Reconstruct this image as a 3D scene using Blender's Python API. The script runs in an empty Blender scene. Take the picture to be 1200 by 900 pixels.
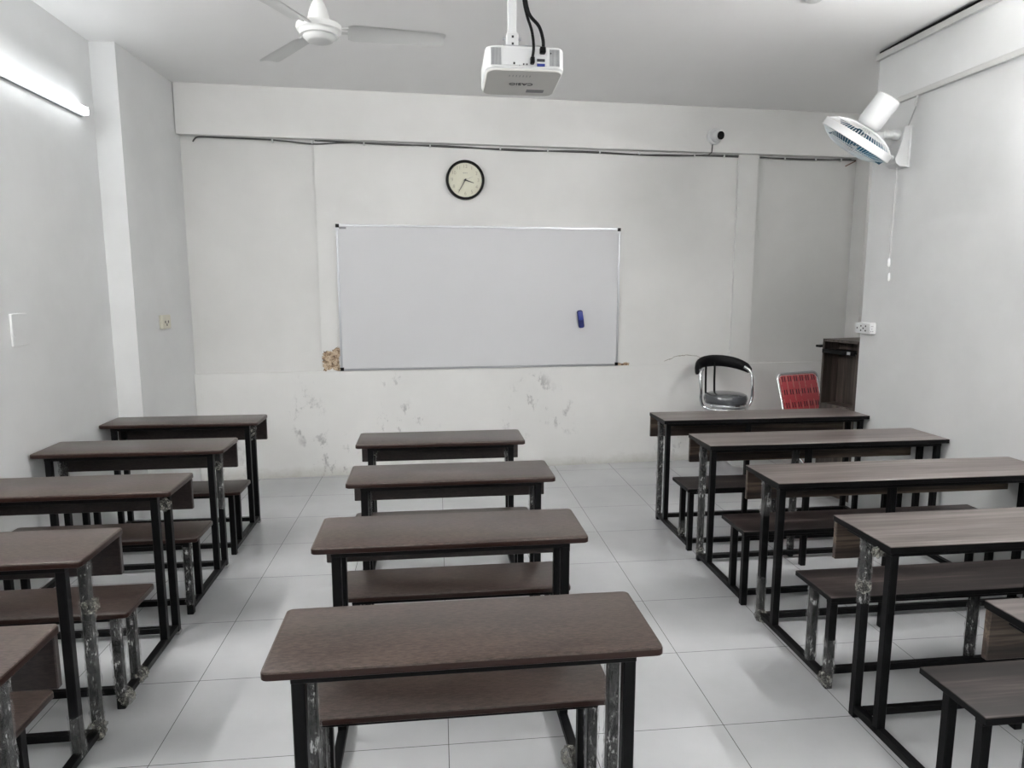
import bpy, bmesh, math, random
from mathutils import Vector, Matrix, Euler
random.seed(7)
U = 0.52            # metres per plan unit: every coordinate below is in plan units
SC = bpy.context.scene
C = SC.collection

# ------------------------------------------------------------------ camera
cam = bpy.data.cameras.new('camera')
cam.sensor_width = 36.0
cam.lens = 36.0 * 801.67 / 1200.0
cam.clip_start = 0.05
co = bpy.data.objects.new('camera', cam)
C.objects.link(co)
co.location = (0, 0, 3.1738 * U)
co.rotation_euler = (math.pi / 2 - 0.1419, 0.0, -0.119)
SC.camera = co

# ------------------------------------------------------------------ world, exposure
w = bpy.data.worlds.new('world')
SC.world = w
w.use_nodes = True
w.node_tree.nodes['Background'].inputs[0].default_value = (0.8, 0.85, 0.9, 1)
w.node_tree.nodes['Background'].inputs[1].default_value = 0.05
vs = SC.view_settings
vs.view_transform = 'Standard'
vs.look = 'None'
vs.gamma = 1.0
vs.use_curve_mapping = False
vs.exposure = 2.76
TUBE_POWER = 1.7        # the tubes in view
REAR_POWER = 32.0        # the brighter unseen tubes, nearly all added as fill


# ------------------------------------------------------------------ materials
def _mat(name):
    m = bpy.data.materials.new(name)
    m.use_nodes = True
    nt = m.node_tree
    return m, nt, nt.nodes['Principled BSDF']


def plain(name, col, rough=0.5, metal=0.0, spec=0.5, alpha=1.0, coat=0.0):
    m, nt, b = _mat(name)
    b.inputs['Base Color'].default_value = (*col, 1)
    b.inputs['Roughness'].default_value = rough
    b.inputs['Metallic'].default_value = metal
    b.inputs['Specular IOR Level'].default_value = spec
    b.inputs['Alpha'].default_value = alpha
    b.inputs['Coat Weight'].default_value = coat
    return m


def N(nt, t, **kw):
    n = nt.nodes.new(t)
    for k, v in kw.items():
        setattr(n, k, v)
    return n


def ramp(nt, fac, stops):
    r = N(nt, 'ShaderNodeValToRGB')
    e = r.color_ramp.elements
    e[0].position, e[0].color = stops[0][0], (*stops[0][1], 1)
    e[1].position, e[1].color = stops[1][0], (*stops[1][1], 1)
    for p, c in stops[2:]:
        x = e.new(p)
        x.color = (*c, 1)
    nt.links.new(fac, r.inputs[0])
    return r.outputs[0]


def noise(nt, vec, scale, detail=4, rough=0.5, stretch=(1, 1, 1)):
    mp = N(nt, 'ShaderNodeMapping')
    mp.inputs['Scale'].default_value = stretch
    nt.links.new(vec, mp.inputs[0])
    n = N(nt, 'ShaderNodeTexNoise')
    n.inputs['Scale'].default_value = scale
    n.inputs['Detail'].default_value = detail
    n.inputs['Roughness'].default_value = rough
    nt.links.new(mp.outputs[0], n.inputs['Vector'])
    return n.outputs['Fac']


def wpos(nt):
    return N(nt, 'ShaderNodeNewGeometry').outputs['Position']


def opos(nt):
    return N(nt, 'ShaderNodeTexCoord').outputs['Object']


def mix(nt, fac, a, b):
    x = N(nt, 'ShaderNodeMix', data_type='RGBA')
    for sock, v in ((x.inputs[0], fac), (x.inputs[6], a), (x.inputs[7], b)):
        if isinstance(v, (int, float)):
            sock.default_value = v
        elif isinstance(v, tuple):
            sock.default_value = (*v, 1)
        else:
            nt.links.new(v, sock)
    return x.outputs[2]


def mth(nt, op, a, b=0.0, c=None, clamp=False):
    x = N(nt, 'ShaderNodeMath', operation=op, use_clamp=clamp)
    for i, v in enumerate((a, b, c)):
        if v is None:
            continue
        if isinstance(v, (int, float)):
            x.inputs[i].default_value = v
        else:
            nt.links.new(v, x.inputs[i])
    return x.outputs[0]


def bump(nt, b, h, strength, dist=0.002):
    bp = N(nt, 'ShaderNodeBump')
    bp.inputs['Strength'].default_value = strength
    bp.inputs['Distance'].default_value = dist
    nt.links.new(h, bp.inputs['Height'])
    nt.links.new(bp.outputs[0], b.inputs['Normal'])


def paint(name, col, rough=0.55, mottle=0.04):
    m, nt, b = _mat(name)
    p = wpos(nt)
    n1 = noise(nt, p, 1.3, 5, 0.6)
    c2 = tuple(max(0, c - mottle * 1.2) for c in col)
    c3 = tuple(min(1, c + mottle * 0.5) for c in col)
    nt.links.new(ramp(nt, n1, [(0.35, c2), (0.65, c3)]), b.inputs['Base Color'])
    b.inputs['Roughness'].default_value = rough
    bump(nt, b, noise(nt, p, 14, 3), 0.25, 0.004)
    return m


def box_mask(nt, sx, sz, x0, x1, z0, z1, jag=0.03, jscale=18, p=None):
    """1 inside the x/z rectangle (metres), with a ragged edge."""
    nz = noise(nt, p, jscale, 6, 0.7)
    j = mth(nt, 'MULTIPLY', mth(nt, 'SUBTRACT', nz, 0.5), jag * 4)
    cx, cz, hx, hz = (x0 + x1) / 2, (z0 + z1) / 2, (x1 - x0) / 2, (z1 - z0) / 2
    dx = mth(nt, 'SUBTRACT', hx, mth(nt, 'ABSOLUTE', mth(nt, 'SUBTRACT', sx, cx)))
    dz = mth(nt, 'SUBTRACT', hz, mth(nt, 'ABSOLUTE', mth(nt, 'SUBTRACT', sz, cz)))
    d = mth(nt, 'ADD', mth(nt, 'MINIMUM', dx, dz), j)
    return mth(nt, 'GREATER_THAN', d, 0.0)


def back_wall_mat(name, col):
    """White paint with scuffs, a grubby foot and two patches of broken plaster."""
    m, nt, b = _mat(name)
    p = wpos(nt)
    sp = N(nt, 'ShaderNodeSeparateXYZ')
    nt.links.new(p, sp.inputs[0])
    sx, sz = sp.outputs[0], sp.outputs[2]
    n1 = noise(nt, p, 1.1, 5, 0.6)
    base = ramp(nt, n1, [(0.35, tuple(c - 0.04 for c in col)), (0.65, tuple(c + 0.02 for c in col))])
    # vertical hand scuffs on the lower wall
    sc = noise(nt, p, 9, 6, 0.75, (1.0, 1, 0.6))
    reg = noise(nt, p, 1.7, 2, 0.5)
    regm = ramp(nt, reg, [(0.52, (0, 0, 0)), (0.62, (1, 1, 1))])
    low = ramp(nt, mth(nt, 'DIVIDE', sz, 0.95), [(0.9, (1, 1, 1)), (1.0, (0, 0, 0))])
    scm = mth(nt, 'MULTIPLY', mth(nt, 'MULTIPLY', ramp(nt, sc, [(0.55, (0, 0, 0)), (0.64, (1, 1, 1))]), regm), low)
    base = mix(nt, mth(nt, 'MULTIPLY', scm, 0.75), base, (0.34, 0.34, 0.34))
    # grubby foot of the wall
    ft = noise(nt, p, 7, 6, 0.7, (1, 1, 1.5))
    fh = mth(nt, 'SUBTRACT', mth(nt, 'MULTIPLY', ft, 0.16), sz)
    fm = ramp(nt, mth(nt, 'ADD', mth(nt, 'MULTIPLY', fh, 8), 0.1), [(0.0, (0, 0, 0)), (0.9, (1, 1, 1))])
    base = mix(nt, mth(nt, 'MULTIPLY', fm, 0.55), base, (0.34, 0.33, 0.27))
    # broken plaster
    pl = noise(nt, p, 26, 6, 0.75)
    plc = ramp(nt, pl, [(0.38, (0.07, 0.045, 0.025)), (0.47, (0.30, 0.20, 0.12)), (0.56, (0.62, 0.50, 0.36)), (0.62, (0.32, 0.23, 0.15)), (0.7, (0.75, 0.7, 0.6))])
    m1 = box_mask(nt, sx, sz, -1.775 * U, -1.49 * U, 1.78 * U, 2.13 * U, 0.045, 7, p)
    left_edge = mth(nt, 'GREATER_THAN', sx, -1.78 * U)
    m1 = mth(nt, 'MULTIPLY', m1, left_edge)
    m2 = box_mask(nt, sx, sz, 3.28 * U, 3.52 * U, 1.77 * U, 1.82 * U, 0.02, 16, p)
    up = mth(nt, 'GREATER_THAN', sz, 1.777 * U)
    mm = mth(nt, 'MULTIPLY', mth(nt, 'MAXIMUM', m1, m2), up)
    base = mix(nt, mm, base, plc)
    # one thin arched crack in the plaster above the stool
    cx_ = mth(nt, 'SUBTRACT', sx, 4.6 * U)
    arc = mth(nt, 'SUBTRACT', 1.94 * U, mth(nt, 'MULTIPLY', mth(nt, 'MULTIPLY', cx_, cx_), 1.2))
    wob = mth(nt, 'MULTIPLY', mth(nt, 'SUBTRACT', noise(nt, p, 12, 4, 0.6), 0.5), 0.05)
    dd = mth(nt, 'ABSOLUTE', mth(nt, 'SUBTRACT', sz, mth(nt, 'ADD', arc, wob)))
    ck = mth(nt, 'MULTIPLY', mth(nt, 'LESS_THAN', dd, 0.003), mth(nt, 'LESS_THAN', mth(nt, 'ABSOLUTE', cx_), 0.22))
    base = mix(nt, mth(nt, 'MULTIPLY', ck, 0.8), base, (0.22, 0.20, 0.15))
    nt.links.new(base, b.inputs['Base Color'])
    b.inputs['Roughness'].default_value = 0.5
    h = mth(nt, 'SUBTRACT', mth(nt, 'MULTIPLY', noise(nt, p, 5, 4), 1.0), mth(nt, 'MULTIPLY', mm, mth(nt, 'ADD', pl, 0.5)))
    bump(nt, b, h, 0.5, 0.006)
    return m


def tile_mat():
    m, nt, b = _mat('floor_tiles')
    p = wpos(nt)
    mp = N(nt, 'ShaderNodeMapping', vector_type='TEXTURE')
    mp.inputs['Location'].default_value = (0.1478 * U, 10.4036 * U, 0)
    mp.inputs['Rotation'].default_value = (0, 0, -0.0112)
    mp.inputs['Scale'].default_value = (U, U, U)
    nt.links.new(p, mp.inputs[0])
    sp = N(nt, 'ShaderNodeSeparateXYZ')
    nt.links.new(mp.outputs[0], sp.inputs[0])

    def line(s):
        f = mth(nt, 'FRACT', mth(nt, 'ADD', s, 100.0))
        d = mth(nt, 'MINIMUM', f, mth(nt, 'SUBTRACT', 1.0, f))
        return mth(nt, 'LESS_THAN', d, 0.0028)
    ln = mth(nt, 'MAXIMUM', line(sp.outputs[0]), line(sp.outputs[1]))
    fl = N(nt, 'ShaderNodeVectorMath', operation='FLOOR')
    nt.links.new(mp.outputs[0], fl.inputs[0])
    wn = N(nt, 'ShaderNodeTexWhiteNoise', noise_dimensions='2D')
    nt.links.new(fl.outputs[0], wn.inputs[0])
    n1 = noise(nt, p, 2.2, 6, 0.6)
    base = ramp(nt, n1, [(0.3, (0.46, 0.47, 0.48)), (0.7, (0.52, 0.53, 0.54))])
    tone = mth(nt, 'MULTIPLY', wn.outputs[0], 0.12)
    base = mix(nt, tone, base, (0.44, 0.45, 0.455))
    base = mix(nt, ln, base, (0.12, 0.12, 0.115))
    nt.links.new(base, b.inputs['Base Color'])
    rr = ramp(nt, noise(nt, p, 3, 4), [(0.3, (0.16,) * 3), (0.7, (0.26,) * 3)])
    nt.links.new(rr, b.inputs['Roughness'])
    b.inputs['Specular IOR Level'].default_value = 0.5
    bump(nt, b, mth(nt, 'MULTIPLY', ln, -1), 0.4, 0.001)
    return m


def laminate_brown(name, dark, light, rough=0.33, coat=0.0):
    """Fine short-grained dark brown laminate (grain along x)."""
    m, nt, b = _mat(name)
    p = opos(nt)
    g = noise(nt, p, 62, 5, 0.75, (0.7, 3.0, 3.0))
    g2 = noise(nt, p, 4, 3, 0.5, (0.6, 2, 2))
    f = mth(nt, 'ADD', mth(nt, 'MULTIPLY', g, 0.75), mth(nt, 'MULTIPLY', g2, 0.25))
    nt.links.new(ramp(nt, f, [(0.41, dark), (0.59, light)]), b.inputs['Base Color'])
    b.inputs['Roughness'].default_value = rough
    b.inputs['Coat Weight'].default_value = coat
    bump(nt, b, g, 0.25, 0.0006)
    return m


def laminate_streak(name, stops, rough=0.35, axis='x', freq=7):
    """Dark grey-brown laminate with long streaks."""
    m, nt, b = _mat(name)
    p = opos(nt)
    st = {'x': (0.12, 2.6, 2.6), 'z': (2.6, 2.6, 0.14)}[axis]
    g = noise(nt, p, freq, 7, 0.68, st)
    g2 = noise(nt, p, freq * 6, 4, 0.6, tuple(s * 0.9 if s > 1 else s * 0.5 for s in st))
    f = mth(nt, 'ADD', mth(nt, 'MULTIPLY', g, 0.8), mth(nt, 'MULTIPLY', g2, 0.2))
    nt.links.new(ramp(nt, f, stops), b.inputs['Base Color'])
    b.inputs['Roughness'].default_value = rough
    return m


def wrap_mat():
    m, nt, b = _mat('clear_plastic_film')
    p = wpos(nt)
    n1 = noise(nt, p, 24, 5, 0.75, (1, 1, 0.8))
    n2 = noise(nt, p, 90, 4, 0.8, (1, 1, 0.22))
    f = mth(nt, 'ADD', mth(nt, 'MULTIPLY', n1, 0.45), mth(nt, 'MULTIPLY', n2, 0.55))
    a = ramp(nt, f, [(0.42, (0.03,) * 3), (0.54, (0.16,) * 3), (0.62, (0.70,) * 3)])
    b.inputs['Base Color'].default_value = (0.55, 0.55, 0.55, 1)
    nt.links.new(a, b.inputs['Alpha'])
    b.inputs['Roughness'].default_value = 0.2
    bump(nt, b, f, 0.6, 0.003)
    return m


def knot_mat():
    m, nt, b = _mat('crumpled_film')
    p = wpos(nt)
    n1 = noise(nt, p, 45, 6, 0.8)
    a = ramp(nt, n1, [(0.40, (0.10,) * 3), (0.62, (0.75,) * 3)])
    nt.links.new(ramp(nt, n1, [(0.4, (0.14, 0.14, 0.125)), (0.65, (0.46, 0.45, 0.40))]), b.inputs['Base Color'])
    nt.links.new(a, b.inputs['Alpha'])
    b.inputs['Roughness'].default_value = 0.3
    bump(nt, b, n1, 1.0, 0.006)
    return m


def emit(name, col, s):
    m = bpy.data.materials.new(name)
    m.use_nodes = True
    nt = m.node_tree
    nt.nodes.remove(nt.nodes['Principled BSDF'])
    e = N(nt, 'ShaderNodeEmission')
    e.inputs[0].default_value = (*col, 1)
    e.inputs[1].default_value = s
    nt.links.new(e.outputs[0], nt.nodes['Material Output'].inputs[0])
    return m


def red_weave():
    m, nt, b = _mat('red_woven_plastic')
    p = opos(nt)
    sp = N(nt, 'ShaderNodeSeparateXYZ')
    nt.links.new(p, sp.inputs[0])
    x, z = sp.outputs[0], sp.outputs[2]
    fx = mth(nt, 'FRACT', mth(nt, 'ADD', mth(nt, 'MULTIPLY', x, 14.0), 50))
    fz = mth(nt, 'FRACT', mth(nt, 'ADD', mth(nt, 'MULTIPLY', z, 9.0), 50))
    inx = mth(nt, 'LESS_THAN', mth(nt, 'ABSOLUTE', mth(nt, 'SUBTRACT', fx, 0.5)), 0.27)
    slit = mth(nt, 'GREATER_THAN', mth(nt, 'ABSOLUTE', mth(nt, 'SUBTRACT', fx, 0.5)), 0.10)
    inz = mth(nt, 'LESS_THAN', mth(nt, 'ABSOLUTE', mth(nt, 'SUBTRACT', fz, 0.5)), 0.20)
    dark = mth(nt, 'MULTIPLY', mth(nt, 'MULTIPLY', inx, slit), inz)
    fine = mth(nt, 'FRACT', mth(nt, 'MULTIPLY', mth(nt, 'ADD', z, 5), 90.0))
    st = mth(nt, 'FRACT', mth(nt, 'ADD', mth(nt, 'MULTIPLY', x, 14.0), 50.02))
    pale = mth(nt, 'MULTIPLY', mth(nt, 'LESS_THAN', st, 0.06), mth(nt, 'GREATER_THAN', noise(nt, p, 25, 2), 0.48))
    col = mix(nt, mth(nt, 'MULTIPLY', fine, 0.25), (0.58, 0.075, 0.09), (0.40, 0.042, 0.055))
    col = mix(nt, dark, col, (0.03, 0.008, 0.01))
    col = mix(nt, pale, col, (0.62, 0.45, 0.36))
    nt.links.new(col, b.inputs['Base Color'])
    b.inputs['Roughness'].default_value = 0.35
    return m


M = dict(
    wall=paint('wall_paint', (0.70, 0.71, 0.71)),
    back=back_wall_mat('back_wall_paint', (0.735, 0.735, 0.72)),
    backg=back_wall_mat('back_wall_recess_paint', (0.68, 0.68, 0.665)),
    ceil=paint('ceiling_paint', (0.86, 0.86, 0.855), 0.6, 0.01),
    tile=tile_mat(),
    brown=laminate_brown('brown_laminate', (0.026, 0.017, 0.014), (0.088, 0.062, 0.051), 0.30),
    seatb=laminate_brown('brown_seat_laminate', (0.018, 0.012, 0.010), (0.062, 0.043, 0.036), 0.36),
    edge=plain('dark_red_brown_edging', (0.020, 0.008, 0.006), 0.3, spec=0.3),
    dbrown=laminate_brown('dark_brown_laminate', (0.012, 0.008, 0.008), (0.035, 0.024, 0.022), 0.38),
    grey=laminate_streak('grey_brown_laminate', [(0.38, (0.060, 0.046, 0.042)), (0.48, (0.110, 0.090, 0.084)), (0.55, (0.160, 0.136, 0.128)), (0.64, (0.25, 0.215, 0.205))], 0.30),
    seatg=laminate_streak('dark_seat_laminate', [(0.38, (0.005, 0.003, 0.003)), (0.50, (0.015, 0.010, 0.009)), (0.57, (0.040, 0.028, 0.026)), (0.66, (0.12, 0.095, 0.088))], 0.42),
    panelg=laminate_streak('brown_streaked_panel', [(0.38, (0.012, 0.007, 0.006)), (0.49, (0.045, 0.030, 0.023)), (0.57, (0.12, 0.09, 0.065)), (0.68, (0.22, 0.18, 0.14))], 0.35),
    podium=laminate_streak('podium_laminate', [(0.36, (0.024, 0.018, 0.015)), (0.5, (0.068, 0.052, 0.045)), (0.6, (0.13, 0.10, 0.083)), (0.7, (0.19, 0.155, 0.13))], 0.4, 'z', 6),
    black=plain('black_painted_steel', (0.004, 0.004, 0.0045), 0.4, spec=0.13),
    blackp=plain('black_plastic', (0.004, 0.004, 0.0045), 0.4, spec=0.14),
    blackl=plain('black_leatherette', (0.004, 0.004, 0.005), 0.45, spec=0.2),
    greyl=plain('grey_leatherette_under_film', (0.075, 0.08, 0.09), 0.22, coat=0.6),
    rubber=plain('black_rubber', (0.012, 0.012, 0.012), 0.6),
    chrome=plain('chrome', (0.75, 0.76, 0.78), 0.12, 1.0),
    alu=plain('brushed_aluminium', (0.46, 0.47, 0.49), 0.35, 0.8),
    greybase=plain('pale_grey_base', (0.26, 0.26, 0.27), 0.3),
    white=plain('white_plastic', (0.66, 0.67, 0.675), 0.35),
    whitef=plain('white_enamel', (0.66, 0.67, 0.66), 0.35),
    ivory=plain('ivory_plastic', (0.62, 0.60, 0.50), 0.4),
    trunk=plain('white_trunking', (0.58, 0.58, 0.57), 0.45),
    board=plain('whiteboard_surface', (0.62, 0.625, 0.64), 0.38),
    dial=plain('cream_dial', (0.70, 0.69, 0.56), 0.4),
    numer=plain('faded_numeral_print', (0.42, 0.39, 0.30), 0.5),
    ink=plain('dark_print', (0.03, 0.03, 0.035), 0.5),
    greyprint=plain('grey_print', (0.22, 0.22, 0.23), 0.5),
    blue=plain('dark_blue_felt', (0.010, 0.016, 0.13), 0.6),
    blue2=plain('blue_plastic', (0.03, 0.05, 0.30), 0.35),
    bluefan=plain('blue_fan_plastic', (0.015, 0.10, 0.17), 0.3),
    cable=plain('grey_cable', (0.07, 0.07, 0.07), 0.5),
    cablew=plain('white_cord', (0.5, 0.5, 0.5), 0.5),
    cabler=plain('brown_wire', (0.16, 0.07, 0.05), 0.5),
    silver=plain('silver_print', (0.8, 0.8, 0.8), 0.3),
    glass=plain('clear_foot_plastic', (0.7, 0.7, 0.7), 0.15, alpha=0.5),
    wrap=wrap_mat(), knot=knot_mat(), red=red_weave(),
    projw=plain('projector_shell', (0.68, 0.69, 0.69), 0.35),
    projb=plain('projector_underside', (0.66, 0.65, 0.62), 0.5),
    grille=plain('grille_grey', (0.33, 0.34, 0.35), 0.5),
    cage=plain('pale_blue_white_plastic', (0.62, 0.68, 0.70), 0.3),
    tube=emit('lit_tube', (0.95, 0.98, 1.0), TUBE_POWER),
    alcove_fill=emit('alcove_fill_tube', (1.0, 0.99, 0.96), 2.6),  # faint glow for the tube added in the alcove
    rear_fill=emit('rear_fill_tube', (1.0, 0.99, 0.975), REAR_POWER * 0.45),  # glow of the fill tubes added behind the viewpoint
    tube2=emit('bright_lit_tube', (1.0, 0.99, 0.975), REAR_POWER),  # right-wall tube out of view, plus one added on the left wall
)


# ------------------------------------------------------------------ mesh helpers
def nb():
    return bmesh.new()


def hexa(bm, pts, bev=0.0, seg=1):
    """A box from eight corner points (bottom four counter-clockwise, then top four)."""
    v = [bm.verts.new(p) for p in pts]
    fs = [bm.faces.new([v[i] for i in q]) for q in ((3, 2, 1, 0), (4, 5, 6, 7), (0, 1, 5, 4), (1, 2, 6, 5), (2, 3, 7, 6), (3, 0, 4, 7))]
    if bev > 0:
        es = list({e for f in fs for e in f.edges})
        bmesh.ops.bevel(bm, geom=es, offset=bev, segments=seg, affect='EDGES', profile=0.5)
    return v


def box(bm, x0, x1, y0, y1, z0, z1, bev=0.0, seg=1):
    return hexa(bm, [(x0, y0, z0), (x1, y0, z0), (x1, y1, z0), (x0, y1, z0), (x0, y0, z1), (x1, y0, z1), (x1, y1, z1), (x0, y1, z1)], bev, seg)


def slab(bm, x0, x1, y0, y1, z0, z1, r=0.04, e=0.008, n=5):
    """A board with rounded corners in plan and softened rims."""
    pts = []
    for cx, cy, a0 in ((x1 - r, y1 - r, 0), (x0 + r, y1 - r, 90), (x0 + r, y0 + r, 180), (x1 - r, y0 + r, 270)):
        for k in range(n + 1):
            a = math.radians(a0 + 90 * k / n)
            pts.append((cx, cy, math.cos(a) * r, math.sin(a) * r))
    rings = []
    for z, ins in ((z0, e), (z0 + e, 0), (z1 - e, 0), (z1 - e * .3, e * .3), (z1, e)):
        f = (r - ins) / r
        rings.append([bm.verts.new((cx + ax * f, cy + ay * f, z)) for cx, cy, ax, ay in pts])
    for a, b in zip(rings, rings[1:]):
        for i in range(len(a)):
            j = (i + 1) % len(a)
            bm.faces.new((a[i], a[j], b[j], b[i]))
    bm.faces.new(list(reversed(rings[0])))
    bm.faces.new(rings[-1])


def prism(bm, poly, z0, z1):
    a = [bm.verts.new((x, y, z0)) for x, y in poly]
    b = [bm.verts.new((x, y, z1)) for x, y in poly]
    n = len(poly)
    for i in range(n):
        j = (i + 1) % n
        bm.faces.new((a[i], a[j], b[j], b[i]))
    bm.faces.new(list(reversed(a)))
    bm.faces.new(b)


def frame_of(d):
    d = Vector(d).normalized()
    u = d.orthogonal().normalized()
    return u, d.cross(u)


def tube(bm, pts, r, seg=10, closed=False, caps=True):
    pts = [Vector(p) for p in pts]
    n = len(pts)
    rings = []
    u = None
    for i, p in enumerate(pts):
        if closed:
            d = pts[(i + 1) % n] - pts[(i - 1) % n]
        else:
            d = pts[min(i + 1, n - 1)] - pts[max(i - 1, 0)]
        d.normalize()
        if u is None:
            u = d.orthogonal().normalized()
        else:
            u = (u - d * u.dot(d)).normalized()
        v = d.cross(u)
        rings.append([bm.verts.new(p + (u * math.cos(2 * math.pi * k / seg) + v * math.sin(2 * math.pi * k / seg)) * r) for k in range(seg)])
    rr = list(zip(rings, rings[1:])) + ([(rings[-1], rings[0])] if closed else [])
    for a, b in rr:
        for k in range(seg):
            j = (k + 1) % seg
            bm.faces.new((a[k], a[j], b[j], b[k]))
    if caps and not closed:
        bm.faces.new(list(reversed(rings[0])))
        bm.faces.new(rings[-1])


def lathe(bm, prof, o=(0, 0, 0), axis=(0, 0, 1), seg=32, cap0=True, cap1=True):
    """Revolve (radius, height) pairs about an axis through o."""
    o = Vector(o)
    ax = Vector(axis).normalized()
    if abs(ax.z) > 0.999:
        u, v = Vector((1, 0, 0)), Vector((0, 1, 0)) * (1 if ax.z > 0 else -1)
    else:
        u, v = frame_of(ax)
    rings = []
    for r, h in prof:
        r = max(r, 1e-4)
        rings.append([bm.verts.new(o + ax * h + (u * math.cos(2 * math.pi * k / seg) + v * math.sin(2 * math.pi * k / seg)) * r) for k in range(seg)])
    for a, b in zip(rings, rings[1:]):
        for k in range(seg):
            j = (k + 1) % seg
            bm.faces.new((a[k], a[j], b[j], b[k]))
    if cap0:
        bm.faces.new(list(reversed(rings[0])))
    if cap1:
        bm.faces.new(rings[-1])


def smooth_pts(pts, n=6, closed=False):
    """Catmull-Rom through the points."""
    P = [Vector(p) for p in pts]
    out = []
    m = len(P)
    rng = m if closed else m - 1
    for i in range(rng):
        if closed:
            a, b, c, d = P[(i - 1) % m], P[i], P[(i + 1) % m], P[(i + 2) % m]
        else:
            a, b, c, d = P[max(i - 1, 0)], P[i], P[i + 1], P[min(i + 2, m - 1)]
        for k in range(n):
            t = k / n
            out.append(0.5 * ((2 * b) + (c - a) * t + (2 * a - 5 * b + 4 * c - d) * t * t + (3 * b - a - 3 * c + d) * t ** 3))
    if not closed:
        out.append(P[-1])
    return out


def arc_corner(pts, r, n=6):
    """Polyline with rounded corners."""
    P = [Vector(p) for p in pts]
    out = [P[0]]
    for i in range(1, len(P) - 1):
        a, b, c = P[i - 1], P[i], P[i + 1]
        d1, d2 = (a - b), (c - b)
        k = min(r, d1.length * .49, d2.length * .49)
        s, e = b + d1.normalized() * k, b + d2.normalized() * k
        for j in range(n + 1):
            t = j / n
            out.append(s * (1 - t) ** 2 + b * 2 * t * (1 - t) + e * t * t)
    out.append(P[-1])
    return out


def link(name, bm, mat, parent=None, origin=None, smooth=False, recalc=True):
    """One mesh object. Verts are in plan units; top-level and child verts alike are measured
    from the thing's origin (ORIGIN, world plan units) unless origin is None (already local)."""
    if recalc:
        bmesh.ops.recalc_face_normals(bm, faces=bm.faces)
    o = Vector(origin) if origin is not None else Vector((0, 0, 0))
    for v in bm.verts:
        v.co = (v.co - o) * U
    me = bpy.data.meshes.new(name)
    bm.to_mesh(me)
    bm.free()
    me.materials.append(mat)
    if smooth:
        for p in me.polygons:
            p.use_smooth = True
        me.set_sharp_from_angle(angle=math.radians(38))
    ob = bpy.data.objects.new(name, me)
    C.objects.link(ob)
    if parent is not None:
        ob.parent = parent
    elif origin is not None:
        ob.location = o * U
    return ob


def tag(o, label, cat, group=None):
    o['label'] = label
    o['category'] = cat
    if group:
        o['group'] = group
    return o


def thing(name, loc, label, cat, group=None, rotz=0.0, rot=None):
    o = bpy.data.objects.new(name, None)
    C.objects.link(o)
    o.location = Vector(loc) * U
    o.rotation_euler = rot if rot else (0, 0, rotz)
    o.empty_display_size = 0.05
    return tag(o, label, cat, group)


def struct(name, bm, mat, smooth=False):
    o = link(name, bm, mat, None, (0, 0, 0), smooth)
    o['kind'] = 'structure'
    return o


def lettering(name, text, size, mat, parent, loc, rot, ext=0.001, origin=(0, 0, 0)):
    """Letters as a thin mesh; loc in plan units, size in metres."""
    cu = bpy.data.curves.new(name, 'FONT')
    cu.body = text
    cu.size = size
    cu.extrude = ext
    cu.align_x = 'CENTER'
    cu.align_y = 'CENTER'
    tmp = bpy.data.objects.new(name + '_tmp', cu)
    C.objects.link(tmp)
    dg = bpy.context.evaluated_depsgraph_get()
    me = bpy.data.meshes.new_from_object(tmp.evaluated_get(dg))
    bpy.data.objects.remove(tmp)
    bpy.data.curves.remove(cu)
    me.materials.clear()
    me.materials.append(mat)
    me.transform(Matrix.Translation((Vector(loc) - Vector(origin)) * U) @ rot.to_matrix().to_4x4() if isinstance(rot, Euler) else Matrix.Translation((Vector(loc) - Vector(origin)) * U) @ rot)
    o = bpy.data.objects.new(name, me)
    C.objects.link(o)
    o.parent = parent
    return o


# ------------------------------------------------------------------ the room
XL, XR, XC, YC = -4.17, 5.88, -3.77, 9.6
H, D, S = 6.2, 11.67, 0.0502
YR = 8.785
Y0 = -4.6


def yb(x):
    return D + S * x


b = nb()
box(b, -4.8, 9.6, Y0 - .4, 13, -0.3, 0)
struct('floor', b, M['tile'])
b = nb()
box(b, -4.8, 9.6, Y0 - .4, 13, H, H + .3)
struct('ceiling', b, M['ceil'])
b = nb()
prism(b, [(XL - .4, Y0), (XL, Y0), (XL, YC), (XL - .4, YC)], 0, H)
struct('wall_left', b, M['wall'])
b = nb()
prism(b, [(XL - .4, YC), (-3.86, YC), (XC, yb(XC) + .05), (XC, 12.2), (XL - .4, 12.2)], 0, H)
struct('wall_left_pier', b, M['wall'])
b = nb()
prism(b, [(XR, Y0), (XR + .42, Y0), (XR + .42, YR), (XR, YR)], 0, H)
struct('wall_right', b, M['wall'])
b = nb()
prism(b, [(XR + .42, YR - .4), (9.4, YR - .4), (9.4, YR), (XR + .42, YR)], 0, H)
struct('wall_alcove_near', b, M['wall'])
b = nb()
prism(b, [(9.2, YR), (9.5, YR), (9.5, 12.6), (9.2, 12.6)], 0, H)
struct('wall_alcove_right', b, M['wall'])
b = nb()
prism(b, [(-4.6, Y0 - .3), (9.5, Y0 - .3), (9.5, Y0), (-4.6, Y0)], 0, H)
struct('wall_rear', b, M['wall'])
# back wall: base plane, with the raised field, pilaster, lower wall, beam and corner block
b = nb()
prism(b, [(-4.4, yb(-4.4)), (9.4, yb(9.4)), (9.4, yb(9.4) + .4), (-4.4, yb(-4.4) + .4)], 0, H)
struct('wall_back', b, M['backg'])


def plate(x0, x1, z0, z1, dep, name, mat='back'):
    b = nb()
    prism(b, [(x0, yb(x0) - dep), (x1, yb(x1) - dep), (x1, yb(x1) + .02), (x0, yb(x0) + .02)], z0, z1)
    return struct(name, b, M[mat])


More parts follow.
